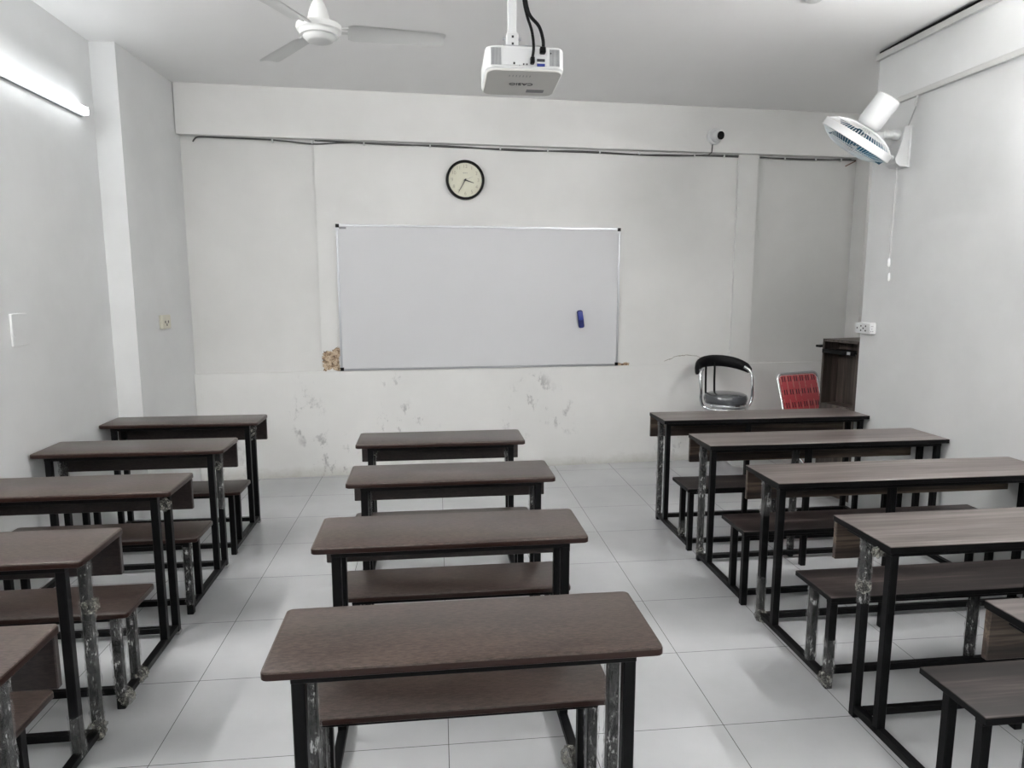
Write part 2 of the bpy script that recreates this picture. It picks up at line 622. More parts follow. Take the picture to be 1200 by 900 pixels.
plate(XC, 7.75, 0, 1.775, .062, 'trim_1')
plate(-1.78, 5.42, 1.775, 5.46, .04, 'trim_2')
plate(5.42, 5.79, 1.775, 5.46, .09, 'trim_3')
plate(XC, 9.3, 5.46, H, .18, 'trim_4')
b = nb()
prism(b, [(7.75, 11.66), (9.3, 11.72), (9.3, 12.3), (7.75, 12.2)], 0, 5.46)
struct('trim_5', b, M['back'])


# ------------------------------------------------------------------ desk-and-bench units
LEG = 0.031     # half width of the square steel tube
ZT, ZS = 1.446, 0.79


def leg_bm(x, y, z0, z1, h=LEG):
    b = nb()
    box(b, x - h, x + h, y - h, y + h, z0, z1, 0.006)
    return b


def wrap_bm(x, y, z0, z1, h=LEG + .006, amp=.010, seed=0):
    """A crinkled film sleeve round a leg."""
    rnd = random.Random(seed)
    b = nb()
    n = max(5, int((z1 - z0) / .035))
    rings = []
    for i in range(n + 1):
        z = z0 + (z1 - z0) * i / n
        ring = []
        for k in range(12):
            a = 2 * math.pi * k / 12
            ca, sa = math.cos(a), math.sin(a)
            q = h / max(abs(ca), abs(sa))
            q = min(q, h * 1.28) + rnd.uniform(0, amp)
            ring.append(b.verts.new((x + ca * q, y + sa * q, z + rnd.uniform(-.008, .008))))
        rings.append(ring)
    for a_, b_ in zip(rings, rings[1:]):
        for k in range(12):
            j = (k + 1) % 12
            b.faces.new((a_[k], a_[j], b_[j], b_[k]))
    return b


def knot_bm(x, y, z, r, seed=0, sq=1.0):
    rnd = random.Random(seed)
    b = nb()
    bmesh.ops.create_icosphere(b, subdivisions=3, radius=r)
    off = [Vector((rnd.uniform(-1, 1), rnd.uniform(-1, 1), rnd.uniform(-1, 1))).normalized() for _ in range(14)]
    for v in b.verts:
        d = v.co.normalized()
        k = 1 + 0.35 * max(abs(d.dot(o)) ** 10 for o in off) - 0.3 * abs(math.sin(7 * d.dot(off[0]) + 5 * d.dot(off[1]))) + rnd.uniform(-.08, .08)
        v.co = Vector((v.co.x * k + x, v.co.y * k + y, max(v.co.z * k * sq + z, 0.008)))
    return b


def desk_unit(x0, x1, y0, label, group, style='brown', mids=(), dep=0.63, inl=.16, inr=.16, wraps=(), knots=(), seat_y=(-.87, -.345), feet=()):
    """x0..x1 is the desktop, y0 its near edge; bench nearer the viewer."""
    O = (round((x0 + x1) / 2, 4), y0, 0)
    t = thing('school_desk_bench', O, label, 'desk with bench', group)
    y1 = y0 + dep
    brown = style == 'brown'
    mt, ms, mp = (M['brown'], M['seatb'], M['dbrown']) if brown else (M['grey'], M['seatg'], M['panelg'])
    th = .048
    zb = ZT - th
    # top
    b = nb()
    if brown:
        slab(b, x0, x1, y0, y1, zb, ZT, .035, .010)
    else:
        box(b, x0, x1, y0, y1, zb, ZT, .003)
    dt = link('desktop', b, mt, t, O, True)
    b = nb()
    if brown:
        slab(b, x0 - .0015, x1 + .0015, y0 - .0015, y1 + .0015, zb + .004, ZT - .010, .036, .003)
    else:
        box(b, x0 - .0015, x1 + .0015, y0 - .0015, y1 + .0015, zb + .001, ZT - .004, .002)
    link('edge_band', b, M['edge'] if brown else M['blackp'], dt, O, True)
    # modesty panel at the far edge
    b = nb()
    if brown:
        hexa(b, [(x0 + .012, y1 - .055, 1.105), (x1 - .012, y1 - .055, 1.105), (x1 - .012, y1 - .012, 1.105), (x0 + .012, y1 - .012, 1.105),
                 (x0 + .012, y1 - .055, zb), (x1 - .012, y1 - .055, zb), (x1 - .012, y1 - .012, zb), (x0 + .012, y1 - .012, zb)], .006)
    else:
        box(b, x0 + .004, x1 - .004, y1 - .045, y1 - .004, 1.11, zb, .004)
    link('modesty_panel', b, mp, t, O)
    # seat
    sy0, sy1 = y0 + seat_y[0], y0 + seat_y[1]
    b = nb()
    if brown:
        slab(b, x0 + .03, x1 - .03, sy0, sy1, ZS - .045, ZS, .035, .009)
    else:
        box(b, x0 + .005, x1 - .005, sy0, sy1, ZS - .045, ZS, .003)
    st = link('seat', b, ms, t, O, True)
    b = nb()
    if brown:
        slab(b, x0 + .0285, x1 - .0285, sy0 - .0015, sy1 + .0015, ZS - .042, ZS - .009, .036, .003)
    else:
        box(b, x0 + .0035, x1 - .0035, sy0 - .0015, sy1 + .0015, ZS - .043, ZS - .004, .002)
    link('edge_band', b, M['edge'] if brown else M['blackp'], st, O, True)
    # steel frame
    la, lb = x0 + inl, x1 - inr
    ny, fy = y0 + .06, y0 + .33
    s0, s1 = sy0 + .07, sy1 - .20
    for mx, my, mz in mids:
        lg = link('leg', leg_bm(mx, y0 + my, 0, mz), M['black'], t, O)
        if my != .06:
            o = link('plastic_wrap', wrap_bm(mx, y0 + my, .11, mz - .05, LEG + .006, .012, int(mx * 10 + y0 * 10)), M['wrap'], t, O, True)
            o['label'] = 'crinkled clear plastic film wound round the middle leg'
    for x in [la, lb]:
        for y, z1, zz in ((ny, zb, .06), (fy, zb, 0.0), (s1, ZS - .045, .06), (s0, ZS - .045, 0.0)):
            link('leg', leg_bm(x, y, zz, z1), M['black'], t, O)
        b = nb()
        box(b, x - LEG, x + LEG, s0 + LEG, fy - LEG, .045, .1, .005)
        link('floor_rail', b, M['black'], t, O)
    for (za, yy, nm) in ((zb, ny, 'desk_frame_bar'), (zb, y1 - .10, 'desk_frame_bar'), (ZS - .045, s0, 'seat_frame_bar'), (ZS - .045, s1 + .1, 'seat_frame_bar')):
        b = nb()
        xe = LEG + .0015 if yy in (ny, s0) else -LEG
        box(b, la - xe, lb + xe, yy - xe, yy + xe, za - .036, za - .0005, .004)
        link(nm, b, M['black'], t, O)
    for x in [la, lb]:
        b = nb()
        box(b, x - LEG * .9, x + LEG * .9, ny + LEG, y1 - .10 - LEG, zb - .034, zb - .001, .004)
        link('desk_frame_bar', b, M['black'], t, O)
    for yy in (y0 + .27, s0 + .12):
        b = nb()
        box(b, la + LEG, lb - LEG, yy - LEG * .85, yy + LEG * .85, .045, .1, .004)
        link('stretcher', b, M['black'], t, O)
    for (lx, ly, z0, z1) in feet:
        b = nb()
        box(b, lx - LEG - .006, lx + LEG + .006, ly - LEG - .006, ly + LEG + .006, 0, .03, .004)
        link('clear_foot', b, M['glass'], t, O)
    ys = {'n': ny, 'f': fy, 's': s1, 'e': s0}
    xs = {'l': la, 'r': lb}
    for i, (side, which, z0, z1) in enumerate(wraps):
        h = LEG + .006
        o = link('plastic_wrap', wrap_bm(xs[side], ys[which], z0, z1, h, .012, i + int(abs(x0) * 100) + int(y0 * 10)), M['wrap'], t, O, True)
        o['label'] = 'crinkled clear plastic film wound round the leg'
    for i, (side, which, dx, dy, z, r) in enumerate(knots):
        o = link('film_tangle', knot_bm(xs[side] + dx, ys[which] + dy, z, r, i + int(y0 * 10), 1.1), M['knot'], t, O, True)
        o['label'] = 'bunched ends of cloudy plastic film'
    return t


GL = 'dark brown desk-bench units of the row along the left wall'
GC = 'short dark brown desk-bench units of the middle row'
GR = 'long grey-brown desk-bench units of the row along the right wall'
# middle row
desk_unit(-.84, 1.05, 7.50, 'short brown desk of the middle row, the one nearest the whiteboard wall', GC, wraps=[('l', 'f', 1.1, 1.38), ('r', 'f', 1.1, 1.38)], knots=[('l', 'f', .03, -.04, 1.3, .04)])
desk_unit(-.769, 1.12, 5.985, 'short brown desk of the middle row, second back from the whiteboard wall', GC, wraps=[('r', 'f', .7, 1.38), ('l', 'f', .9, 1.38), ('l', 's', .1, .6)])
desk_unit(-.817, 1.076, 4.474, 'short brown desk of the middle row, directly ahead of the biggest desktop in the foreground', GC, wraps=[('l', 'e', .1, .72), ('r', 'e', .1, .72)], knots=[('r', 's', -.05, .12, .1, .06)])
desk_unit(-.793, 1.10, 2.985, 'foreground brown desk of the middle row, with the largest desktop in view', GC, wraps=[('l', 'f', .1, 1.38), ('r', 'f', .1, 1.38)])
# row along the left wall
desk_unit(-4.15, -2.222, 8.955, 'brown desk along the left wall, farthest one, beside the wall pier', GL, dep=.565, inr=.145, feet=[(-2.367, 9.285, 0, 0)], wraps=[('r', 'f', 1.15, 1.36)], knots=[('r', 'f', .0, -.06, 1.27, .05)])
desk_unit(-4.15, -2.223, 7.446, 'brown desk along the left wall, second from the whiteboard end', GL, dep=.618, inr=.145, feet=[(-2.368, 7.776, 0, 0)], wraps=[('r', 'f', .7, 1.38), ('l', 'f', .9, 1.36), ('r', 'e', .1, .7)], knots=[('r', 'f', .0, -.05, 1.2, .045)])
desk_unit(-4.15, -2.224, 5.926, 'brown desk along the left wall, third from the whiteboard end', GL, dep=.625, inr=.145, feet=[(-2.369, 6.256, 0, 0)], wraps=[('r', 's', .1, .72), ('r', 'e', .1, .74)], knots=[('r', 'e', .02, .02, .08, .06), ('r', 's', .04, .0, .12, .05), ('r', 'f', .0, -.06, 1.25, .05)])
desk_unit(-4.15, -2.232, 4.435, 'brown desk along the left wall with a right inner leg fully wound in film', GL, dep=.63, inr=.145, wraps=[('r', 'f', .1, 1.38), ('r', 'e', .1, .74), ('r', 'n', .06, .36)], knots=[('r', 'f', .0, -.02, .08, .065), ('r', 'f', .03, -.01, 1.0, .05), ('r', 'e', .0, .05, .1, .06)])
desk_unit(-4.15, -1.93, 2.965, 'brown desk along the left wall, nearest and cut off by the left picture edge', GL, dep=.63, inr=.145, wraps=[('r', 'f', .1, 1.38), ('r', 's', .1, .74)])
# row along the right wall
desk_unit(3.005, 5.865, 8.43, 'long grey-brown desk along the right wall, the farthest, in front of the chairs', GR, 'grey', mids=((4.18, .06, ZT - .05), (4.2, -.65, ZS - .05)), dep=.61, inl=.07, inr=.09, wraps=[('l', 'f', .05, 1.38), ('l', 's', .1, .3)], knots=[('l', 's', .0, .0, .16, .045)])
desk_unit(3.021, 5.865, 6.991, 'long grey-brown desk along the right wall, second back from the podium', GR, 'grey', mids=((4.2, .06, ZT - .05), (4.2, .33, ZT - .05), (4.45, -.65, ZS - .05)), dep=.642, inl=.06, inr=.10, wraps=[('l', 'f', .06, 1.38)], knots=[('l', 'f', .0, -.02, .12, .045)])
desk_unit(3.04, 5.865, 5.539, 'long grey-brown desk along the right wall, third back from the podium', GR, 'grey', mids=((4.17, .06, ZT - .05), (4.46, -.65, ZS - .05)), dep=.65, inl=.06, inr=.10, wraps=[('l', 'f', .04, .45), ('l', 's', .1, .74), ('l', 'e', .02, .42), ('l', 'f', 1.05, 1.38)], knots=[('l', 'f', .0, -.03, .05, .06), ('l', 'e', -.02, .0, .08, .05)])
desk_unit(3.037, 5.865, 4.042, 'long grey-brown desk along the right wall with film hanging off its left upper leg', GR, 'grey', mids=((4.17, .06, ZT - .05), (4.46, -.65, ZS - .05)), dep=.66, inl=.06, inr=.10, wraps=[('l', 'f', .9, 1.38)], knots=[('l', 'f', -.02, -.02, 1.03, .05), ('l', 'n', -.02, .12, 1.34, .04)])
desk_unit(3.04, 5.865, 2.60, 'long grey-brown desk along the right wall, nearest and cut off by the lower right corner', GR, 'grey', mids=((4.17, .06, ZT - .05), (4.46, -.65, ZS - .05)), dep=.66, inl=.06, inr=.10, wraps=[('l', 'f', .6, .8)])

# ------------------------------------------------------------------ whiteboard
wx0, wx1, wz0, wz1 = -1.482, 3.293, 1.786, 4.165
dp = .04


def wy(x, d):
    return yb(x) - dp - d


O = ((wx0 + wx1) / 2, wy((wx0 + wx1) / 2, 0), wz0)
t = thing('whiteboard', O, 'large blank whiteboard in a thin aluminium frame on the back wall', 'whiteboard')


def bplate(b, x0, x1, z0, z1, d0, d1):
    hexa(b, [(x0, wy(x0, d1), z0), (x1, wy(x1, d1), z0), (x1, wy(x1, d0), z0), (x0, wy(x0, d0), z0),
             (x0, wy(x0, d1), z1), (x1, wy(x1, d1), z1), (x1, wy(x1, d0), z1), (x0, wy(x0, d0), z1)])


b = nb()
bplate(b, wx0 + .03, wx1 - .03, wz0 + .03, wz1 - .03, .002, .028)
link('writing_surface', b, M['board'], t, O)
b = nb()
f = .034
bplate(b, wx0 + f, wx1 - f, wz1 - f, wz1, .002, .042)
bplate(b, wx0 + f, wx1 - f, wz0, wz0 + f * .8, .002, .042)
bplate(b, wx0, wx0 + f, wz0 + f, wz1 - f, .002, .042)
bplate(b, wx1 - f, wx1, wz0 + f, wz1 - f, .002, .042)
link('frame', b, M['alu'], t, O)
for cx, cz in ((wx0, wz0), (wx1 - .05, wz0), (wx0, wz1 - .05), (wx1 - .05, wz1 - .05)):
    b = nb()
    bplate(b, cx - .003, cx + .053, cz - .003, cz + .053, .0, .05)
    link('corner_cap', b, M['blackp'], t, O)
b = nb()
bplate(b, wx0 + .05, wx0 + .16, wz1 - .075, wz1 - .045, .028, .030)
link('maker_mark', b, M['greyprint'], t, O)['label'] = 'small dark printed mark in the upper corner'

# duster stuck on the board
O = (2.60, wy(2.60, .033), 2.61)
t = thing('whiteboard_duster', O, 'dark blue whiteboard duster stuck upright on the white board', 'duster', rot=(0, math.radians(-8), 0))
b = nb()
slab(b, -.048, .048, -.155, .155, 0, .05, .035, .006)
bmesh.ops.rotate(b, verts=b.verts, cent=(0, 0, 0), matrix=Matrix.Rotation(math.radians(90), 3, 'X'))
link('felt_pad', b, M['blue'], t, None, True)
b = nb()
slab(b, -.042, .042, -.02, .135, .05, .075, .03, .006)
bmesh.ops.rotate(b, verts=b.verts, cent=(0, 0, 0), matrix=Matrix.Rotation(math.radians(90), 3, 'X'))
link('grip', b, M['blue2'], t, None, True)

# ------------------------------------------------------------------ wall clock
cx, cz, R = .614, 4.905, .318
O = (cx, yb(cx) - dp, cz)
t = thing('wall_clock', O, 'round wall clock with black rim and cream dial above the whiteboard', 'clock', rot=(0, 0, S))
b = nb()
lathe(b, [(R * .86, .0), (R, .0), (R, .05), (R * .97, .085), (R * .91, .09), (R * .87, .06), (R * .86, .03)], (0, 0, 0), (0, -1, 0), 64, False, False)
link('rim', b, M['blackp'], t, None, True)
b = nb()
lathe(b, [(R * .9, 0), (R * .9, .03)], (0, 0, 0), (0, -1, 0), 64)
link('dial', b, M['dial'], t, None, True)
RX = Matrix.Rotation(math.radians(90), 4, 'X')
for n in range(1, 13):
    a = math.radians(90 - 30 * n)
    lettering('numeral', str(n), .040, M['numer'], t, (math.cos(a) * R * .68, -.031, math.sin(a) * R * .68), RX, .0006)
lettering('dial_print', 'Quartz', .014, M['greyprint'], t, (0, -.031, R * .36), RX, .0006)


def hand(name, deg, ln, tail, wd, mat, y):
    b = nb()
    a = math.radians(deg)
    d = Vector((math.sin(a), 0, math.cos(a)))
    s = Vector((math.cos(a), 0, -math.sin(a))) * wd
    p0, p1 = -d * tail, d * ln
    pts = [p0 - s, p1 - s * .5, p1 + s * .5, p0 + s]
    hexa(b, [(p.x, y, p.z) for p in pts] + [(p.x, y - .004, p.z) for p in pts])
    link(name, b, mat, t, None)


hand('hour_hand', 107.5, R * .46, R * .06, .009, M['ink'], -.036)
hand('minute_hand', 210, R * .68, R * .08, .007, M['ink'], -.042)
hand('second_hand', 67, R * .42, R * .12, .002, M['greyprint'], -.048)
b = nb()
lathe(b, [(.014, .03), (.014, .052)], (0, 0, 0), (0, -1, 0), 16)
link('hand_boss', b, M['ink'], t, None, True)

# ------------------------------------------------------------------ cable along the beam, with clips
cab = [(-3.573, 5.375), (-3.519, 5.44), (-3.405, 5.452), (-3.131, 5.449), (-2.652, 5.445), (-2.422, 5.44), (-2.14, 5.425), (-1.946, 5.408), (-1.725, 5.40), (-1.421, 5.425), (-1.154, 5.44), (-0.82, 5.44), (-0.002, 5.43), (0.624, 5.42), (1.407, 5.422), (1.988, 5.412), (2.878, 5.41), (3.484, 5.40), (4.1, 5.415), (4.886, 5.42), (5.69, 5.42), (6.678, 5.425), (7.70, 5.43)]
b = nb()
tube(b, smooth_pts([(x, yb(x) - .05, z) for x, z in cab], 4), .012, 6)
tag(link('wall_cable', b, M['cable'], None, (0, yb(0), 5.4), True), 'thin dark cable clipped along under the beam, its left end curling down', 'cable', 'cables under the beam')
b = nb()
tube(b, smooth_pts([(x, yb(x) - .065, z) for x, z in [(-1.76, 5.452), (-1.6, 5.448), (-1.2, 5.44), (-.5, 5.425), (.3, 5.435), (1.5, 5.40), (2.6, 5.425), (3.9, 5.395), (5.2, 5.435), (6.6, 5.41), (7.6, 5.44)]], 4), .012, 6)
tag(link('wall_cable', b, M['cable'], None, (1, yb(1), 5.4), True), 'second dark cable under the beam, starting above the whiteboard and sagging round the first', 'cable', 'cables under the beam')
b = nb()
tube(b, smooth_pts([(7.70, yb(7.7) - .06, 5.42), (7.62, yb(7.6) - .07, 5.38), (7.5, yb(7.5) - .06, 5.32)], 4), .010, 6)
tag(link('loose_wire', b, M['cabler'], None, (7.6, yb(7.6), 5.3), True), 'short loose brown wire end hanging at the end of the beam cable', 'wire')
for x in (-2.4, -1.8, -1.0, .05, 1.2, 2.0, 2.9, 3.6, 4.6, 5.15, 5.8, 6.3, 6.9, 7.4):
    b = nb()
    box(b, x - .012, x + .012, yb(x) - .085, yb(x) - .02, 5.40, 5.455, .003)
    tag(link('cable_clip', b, M['white'], None, (x, yb(x), 5.42)), 'tiny white clip holding the cable under the beam', 'cable clip', 'cable clips under the beam')

# ------------------------------------------------------------------ dome camera on the beam
cx, cz = 4.90, 5.715
yy = yb(cx) - .18
t = thing('dome_camera', (cx, yy, cz), 'small white dome security camera on the beam', 'security camera')
b = nb()
lathe(b, [(.135, 0), (.135, .035), (.12, .055), (.10, .06)], (0, 0, 0), (0, -1, 0), 32)
link('mount', b, M['white'], t, None, True)
b = nb()
bmesh.ops.create_uvsphere(b, u_segments=24, v_segments=16, radius=.105)
bmesh.ops.translate(b, verts=b.verts, vec=(.01, -.09, 0))
link('eyeball', b, M['white'], t, None, True)
b = nb()
ax = Vector((.35, -.92, -.12)).normalized()
lathe(b, [(.068, .085), (.068, .108), (.05, .112), (.0, .114)], (.01, -.09, 0), ax, 24)
link('lens_window', b, M['blackp'], t, None, True)
b = nb()
tube(b, smooth_pts([(-.03, -.02, -.12), (-.035, -.018, -.2), (-.035, .0, -.26), (-.06, .05, -.28)], 4), .009, 6)
link('lead', b, M['cable'], t, None, True)

# ------------------------------------------------------------------ sockets and boxes on the walls
t = thing('wall_socket', (XR, 8.62, 2.615), 'white switch and socket box at the outer corner of the right wall', 'socket')
b = nb()
box(b, -.095, 0, -.17, .155, -.075, .075, .01)
link('housing', b, M['white'], t, None, True)
for k, (yy, zz) in enumerate(((-.08, .03), (-.08, -.03), (.02, .03), (.02, -.03), (.1, .0), (-.03, 0))):
    b = nb()
    box(b, -.099, -.094, yy - .010, yy + .010, zz - .010, zz + .010)
    link('pin_hole', b, M['ink'], t, None)
# seen from the room its end face carries the pin holes too
for xx, zz in ((-.075, .03), (-.055, .03), (-.065, -.005), (-.075, -.035), (-.05, -.035)):
    b = nb()
    box(b, xx - .005, xx + .005, -.173, -.169, zz - .006, zz + .006)
    link('pin_hole', b, M['greyprint'], t, None)

t = thing('wall_socket', (-3.822, 10.43, 2.665), 'small ivory socket plate on the left wall pier', 'socket', rot=(0, 0, -.048))
b = nb()
box(b, 0, .05, -.14, .14, -.1, .1, .01)
link('plate', b, M['ivory'], t, None, True)
for yy, zz in ((-.05, .0), (.0, -.04), (.05, .0)):
    b = nb()
    box(b, .049, .053, yy - .012, yy + .012, zz - .018, zz + .018)
    link('pin_hole', b, M['ink'], t, None)

t = thing('junction_box', (XL, 7.54, 2.735), 'blank grey cover plate flush on the left wall', 'cover plate')
b = nb()
box(b, -.01, .02, -.14, .14, -.165, .165, .006)
link('cover', b, M['wall'], t, None, True)
b = nb()
tube(b, [(.02, -.12, -.06), (.03, -.12, -.06)], .01, 10)
link('screw', b, M['white'], t, None, True)

# trunking on the right wall
for z0, z1, ya, ybk, lab in ((6.075, 6.15, -4.5, 8.80, 'upper white trunking strip running just under the ceiling on the right wall'), (5.435, 5.50, -4.5, 8.55, 'lower white trunking strip running along the right wall above the wall fan')):
    b = nb()
    box(b, XR - .05, XR, ya, ybk, z0, z1, .004)
    tag(link('cable_trunking', b, M['trunk'], None, (XR, 4, z0)), lab, 'trunking', 'trunking strips on the right wall')
b = nb()
tube(b, smooth_pts([(XR - .03, 8.74, 6.165), (XR - .035, 8.2, 6.172), (XR - .03, 7.6, 6.178), (XR - .035, 7.0, 6.175), (XR - .03, 5, 6.178), (XR - .03, 0, 6.178)], 4), .014, 6)
tag(link('ceiling_cable', b, M['blackp'], None, (XR, 7, 6.17), True), 'black cable lying on top of the upper trunking by the ceiling', 'cable')

# ------------------------------------------------------------------ tube lights


def tube_light(x, y0, y1, z, s, label, mat='tube', group='wall tube lights', rotz=0.0):
    """s = +1: fixed to the left wall and shining to +x."""
    ym = (y0 + y1) / 2
    t = thing('tube_light', (x, ym, z), label, 'tube light', group, rotz=rotz)
    hl = (y1 - y0) / 2
    b = nb()
    box(b, min(0, s * .035), max(0, s * .035), -hl, hl, -.062, .045, .003)
    link('batten', b, M['grille'], t, None)
    b = nb()
    lathe(b, [(.02, -hl + .01), (.046, -hl + .014), (.046, hl - .014), (.02, hl - .01)], (s * .055, 0, .006), (0, 1, 0), 20)
    link('lit_tube', b, M[mat], t, None, True)
    for yy in (-hl, hl - .012):
        b = nb()
        box(b, min(0, s * .10), max(0, s * .10), yy, yy + .012, -.05, .055, .002)
        link('end_cap', b, M['white'], t, None)
    return t


tube_light(XL, 6.94, 9.25, 5.275, 1, 'lit white tube light on the left wall near the pier')
tube_light(XR, 3.85, 6.15, 5.2, -1, 'lit tube light on the right wall above the desks', 'tube2')
tube_light(XL, 3.6, 5.9, 5.33, 1, 'unseen fill tube added on the left wall further back in the room', 'tube2')  # added out of view to brighten the alcove and right wall
tube_light(XR, -1.2, 1.1, 5.2, -1, 'unseen fill tube added on the right wall behind the viewpoint', 'rear_fill')  # added behind the viewpoint to lift the overall light
tube_light(8.2, YR - 1.15, YR + 1.15, 5.0, -1, 'hidden fill tube added inside the alcove behind the right wall', 'alcove_fill', 'wall tube lights', math.pi / 2 + math.pi)  # added fill for the dark alcove; no lamp known there
tube_light(XL, -2.2, .1, 5.33, 1, 'unseen fill tube added on the left wall behind the viewpoint', 'rear_fill')  # added out of view so the room is lit more evenly
for x_, lab_ in ((-2.0, 'unseen fill tube added on the rear wall towards the left aisle'), (3.2, 'unseen fill tube added on the rear wall towards the right aisle')):  # both added on the unseen rear wall to soften contrast
    tube_light(x_, Y0 - 1.15, Y0 + 1.15, 5.2, 1, lab_, 'rear_fill', 'wall tube lights', math.pi / 2)

# ------------------------------------------------------------------ ceiling fan
hx, hy, hz = -.985, 6.98, 5.53
t = thing('ceiling_fan', (hx, hy, hz), 'white three-bladed ceiling fan hanging over the left aisle', 'ceiling fan', rot=(0, 0, 0))
b = nb()
lathe(b, [(.10, -.085), (.125, -.075), (.145, -.05), (.15, -.04), (.175, -.035), (.185, -.01), (.19, .0), (.205, .01), (.21, .035), (.205, .06), (.16, .075), (.06, .08)], (0, 0, 0), (0, 0, 1), 48)
link('motor_housing', b, M['whitef'], t, None, True)
b = nb()
lathe(b, [(.045, .06), (.10, .075), (.105, .11), (.085, .19), (.06, .25), (.03, .30), (.022, .33)], (0, 0, 0), (0, 0, 1), 32)
link('lower_canopy', b, M['whitef'], t, None, True)
b = nb()
lathe(b, [(.018, .28), (.018, H - hz)], (0, 0, 0), (0, 0, 1), 16)
link('down_rod', b, M['whitef'], t, None, True)
b = nb()
lathe(b, [(.04, H - hz - .2), (.08, H - hz - .1), (.09, H - hz)], (0, 0, 0), (0, 0, 1), 24)
link('upper_canopy', b, M['whitef'], t, None, True)
for k in range(3):
    a = math.radians(5 + 120 * k)
    ca, sa = math.cos(a), math.sin(a)
    b = nb()
    rows = []
    for r_, wd, tilt in ((.27, .09, .18), (.32, .115, .17), (.6, .115, .15), (.9, .115, .12), (1.15, .11, .1), (1.18, .09, .1)):
        row = []
        for s_ in (-1, -.5, 0, .5, 1):
            yy = s_ * wd
            zz = -yy * tilt * 1.6 + .012 * (1 - s_ * s_) + .015
            row.append((r_ + (.0 if s_ < 0 else -.01), yy, zz))
        rows.append(row)
    for off in (0, -.008):
        vv = [[b.verts.new((p[0] * ca - p[1] * sa, p[0] * sa + p[1] * ca, p[2] + off)) for p in row] for row in rows]
        for i in range(len(vv) - 1):
            for j in range(4):
                b.faces.new((vv[i][j], vv[i][j + 1], vv[i + 1][j + 1], vv[i + 1][j]))
    bl = link('fan_blade', b, M['whitef'], t, None, True, recalc=False)
    b = nb()
    for s_ in (-.035, .035):
        x0_, x1_ = .17, .40
        pts = [(x0_, s_ - .012), (x1_, s_ - .012), (x1_, s_ + .012), (x0_, s_ + .012)]
        hexa(b, [(x * ca - y * sa, x * sa + y * ca, .022 - y * .25) for x, y in pts] + [(x * ca - y * sa, x * sa + y * ca, .032 - y * .25) for x, y in pts])
    link('blade_bracket', b, M['whitef'], bl, None)

# ------------------------------------------------------------------ projector and its mount
px, py, pz = .735, 5.30, 4.77
t = thing('projector', (px, py, pz), 'white ceiling projector hanging with its port side to the desks', 'projector', rot=(math.radians(-5), 0, 0))
b = nb()
slab(b, -.295, .295, 0, .52, 0, .165, .075, .012, 8)
link('shell', b, M['projw'], t, None, True)
b = nb()
slab(b, -.285, .285, .01, .51, -.012, .004, .07, .006, 8)
link('underside', b, M['projb'], t, None, True)
for s_ in (-1, 1):
    b = nb()
    for k in range(9):
        x = s_ * (.185 + k * .0085)
        box(b, x - .0025, x + .0025, -.004, .004 + .001 * k, .025, .145)
    link('vent', b, M['grille'], t, None)
b = nb()
box(b, -.165, .165, -.004, .003, .022, .148, .002)
link('port_panel', b, M['white'], t, None)
for x, z, w_, h_, mt in ((-.085, .035, .007, .008, 'ink'), (-.015, .03, .005, .006, 'ink'), (.01, .03, .005, .006, 'ink'), (.115, .062, .030, .010, 'ink'), (.115, .028, .030, .010, 'blue2'), (.19, .115, .004, .005, 'ink'), (-.045, .022, .004, .004, 'grille')):
    b = nb()
    box(b, x - w_, x + w_, -.010, -.003, z - h_, z + h_, .002)
    link('port', b, M[mt], t, None)
for x, z, w_, h_ in ((.048, .05, .016, .024), (.125, .125, .022, .022)):
    b = nb()
    box(b, x - w_, x + w_, -.05, -.006, z - h_, z + h_, .006)
    link('plug', b, M['blackp'], t, None, True)
# underside marks (the word reads the right way round from the board side)
RB = Matrix.Rotation(math.radians(180), 4, 'Y')
lettering('brand_lettering', 'CASIO', .034, M['ink'], t, (.0, .265, -.0135), Matrix.Rotation(math.radians(180), 4, 'X') @ Matrix.Rotation(math.radians(180), 4, 'Z'), .0006)
b = nb()
box(b, .06, .20, .375, .435, -.0135, -.0115)
link('rating_label', b, M['greyprint'], t, None)
for k in range(7):
    b = nb()
    box(b, -.11 + k * .026, -.104 + k * .026, .095, .125, -.0135, -.0115)
    link('underside_slot', b, M['grille'], t, None)
# lens on the board side
b = nb()
lathe(b, [(.075, .0), (.075, .03), (.06, .03), (.055, .01), (.0, .005)], (-.12, .515, .085), (0, 1, 0), 24)
link('lens', b, M['blackp'], t, None, True)

t = thing('projector_mount', (.66, 5.52, H), 'white ceiling pole carrying the projector', 'projector mount')
zt = pz + .20 - H
b = nb()
box(b, -.032, .032, -.032, .032, -1.13, 0, .006)
link('pole', b, M['white'], t, None, True)
b = nb()
box(b, -.045, .045, -.045, .045, -1.255, -1.12, .006)
link('joint_block', b, M['white'], t, None, True)
b = nb()
tube(b, [(-.07, 0, -1.15), (.07, 0, -1.15)], .012, 8)
link('pivot_bolt', b, M['chrome'], t, None, True)
for zz in (-1.20, -1.15):
    b = nb()
    box(b, -.008, .008, -.049, -.044, zz - .008, zz + .008)
    link('screw', b, M['ink'], t, None)
b = nb()
pl_ = [(-.16, .03), (.12, .03), (.12, .40), (-.16, .40)]
hexa(b, [(px + x - .66, py + y * .996 + .168 * .087 - 5.52, pz + .168 * .996 - y * .087 - H) for x, y in pl_] + [(px + x - .66, py + y * .996 + .182 * .087 - 5.52, pz + .182 * .996 - y * .087 - H) for x, y in pl_])
link('base_plate', b, M['alu'], t, None)
b = nb()
box(b, -.11, .11, -.11, .11, -.03, 0, .006)
link('ceiling_plate', b, M['white'], t, None)
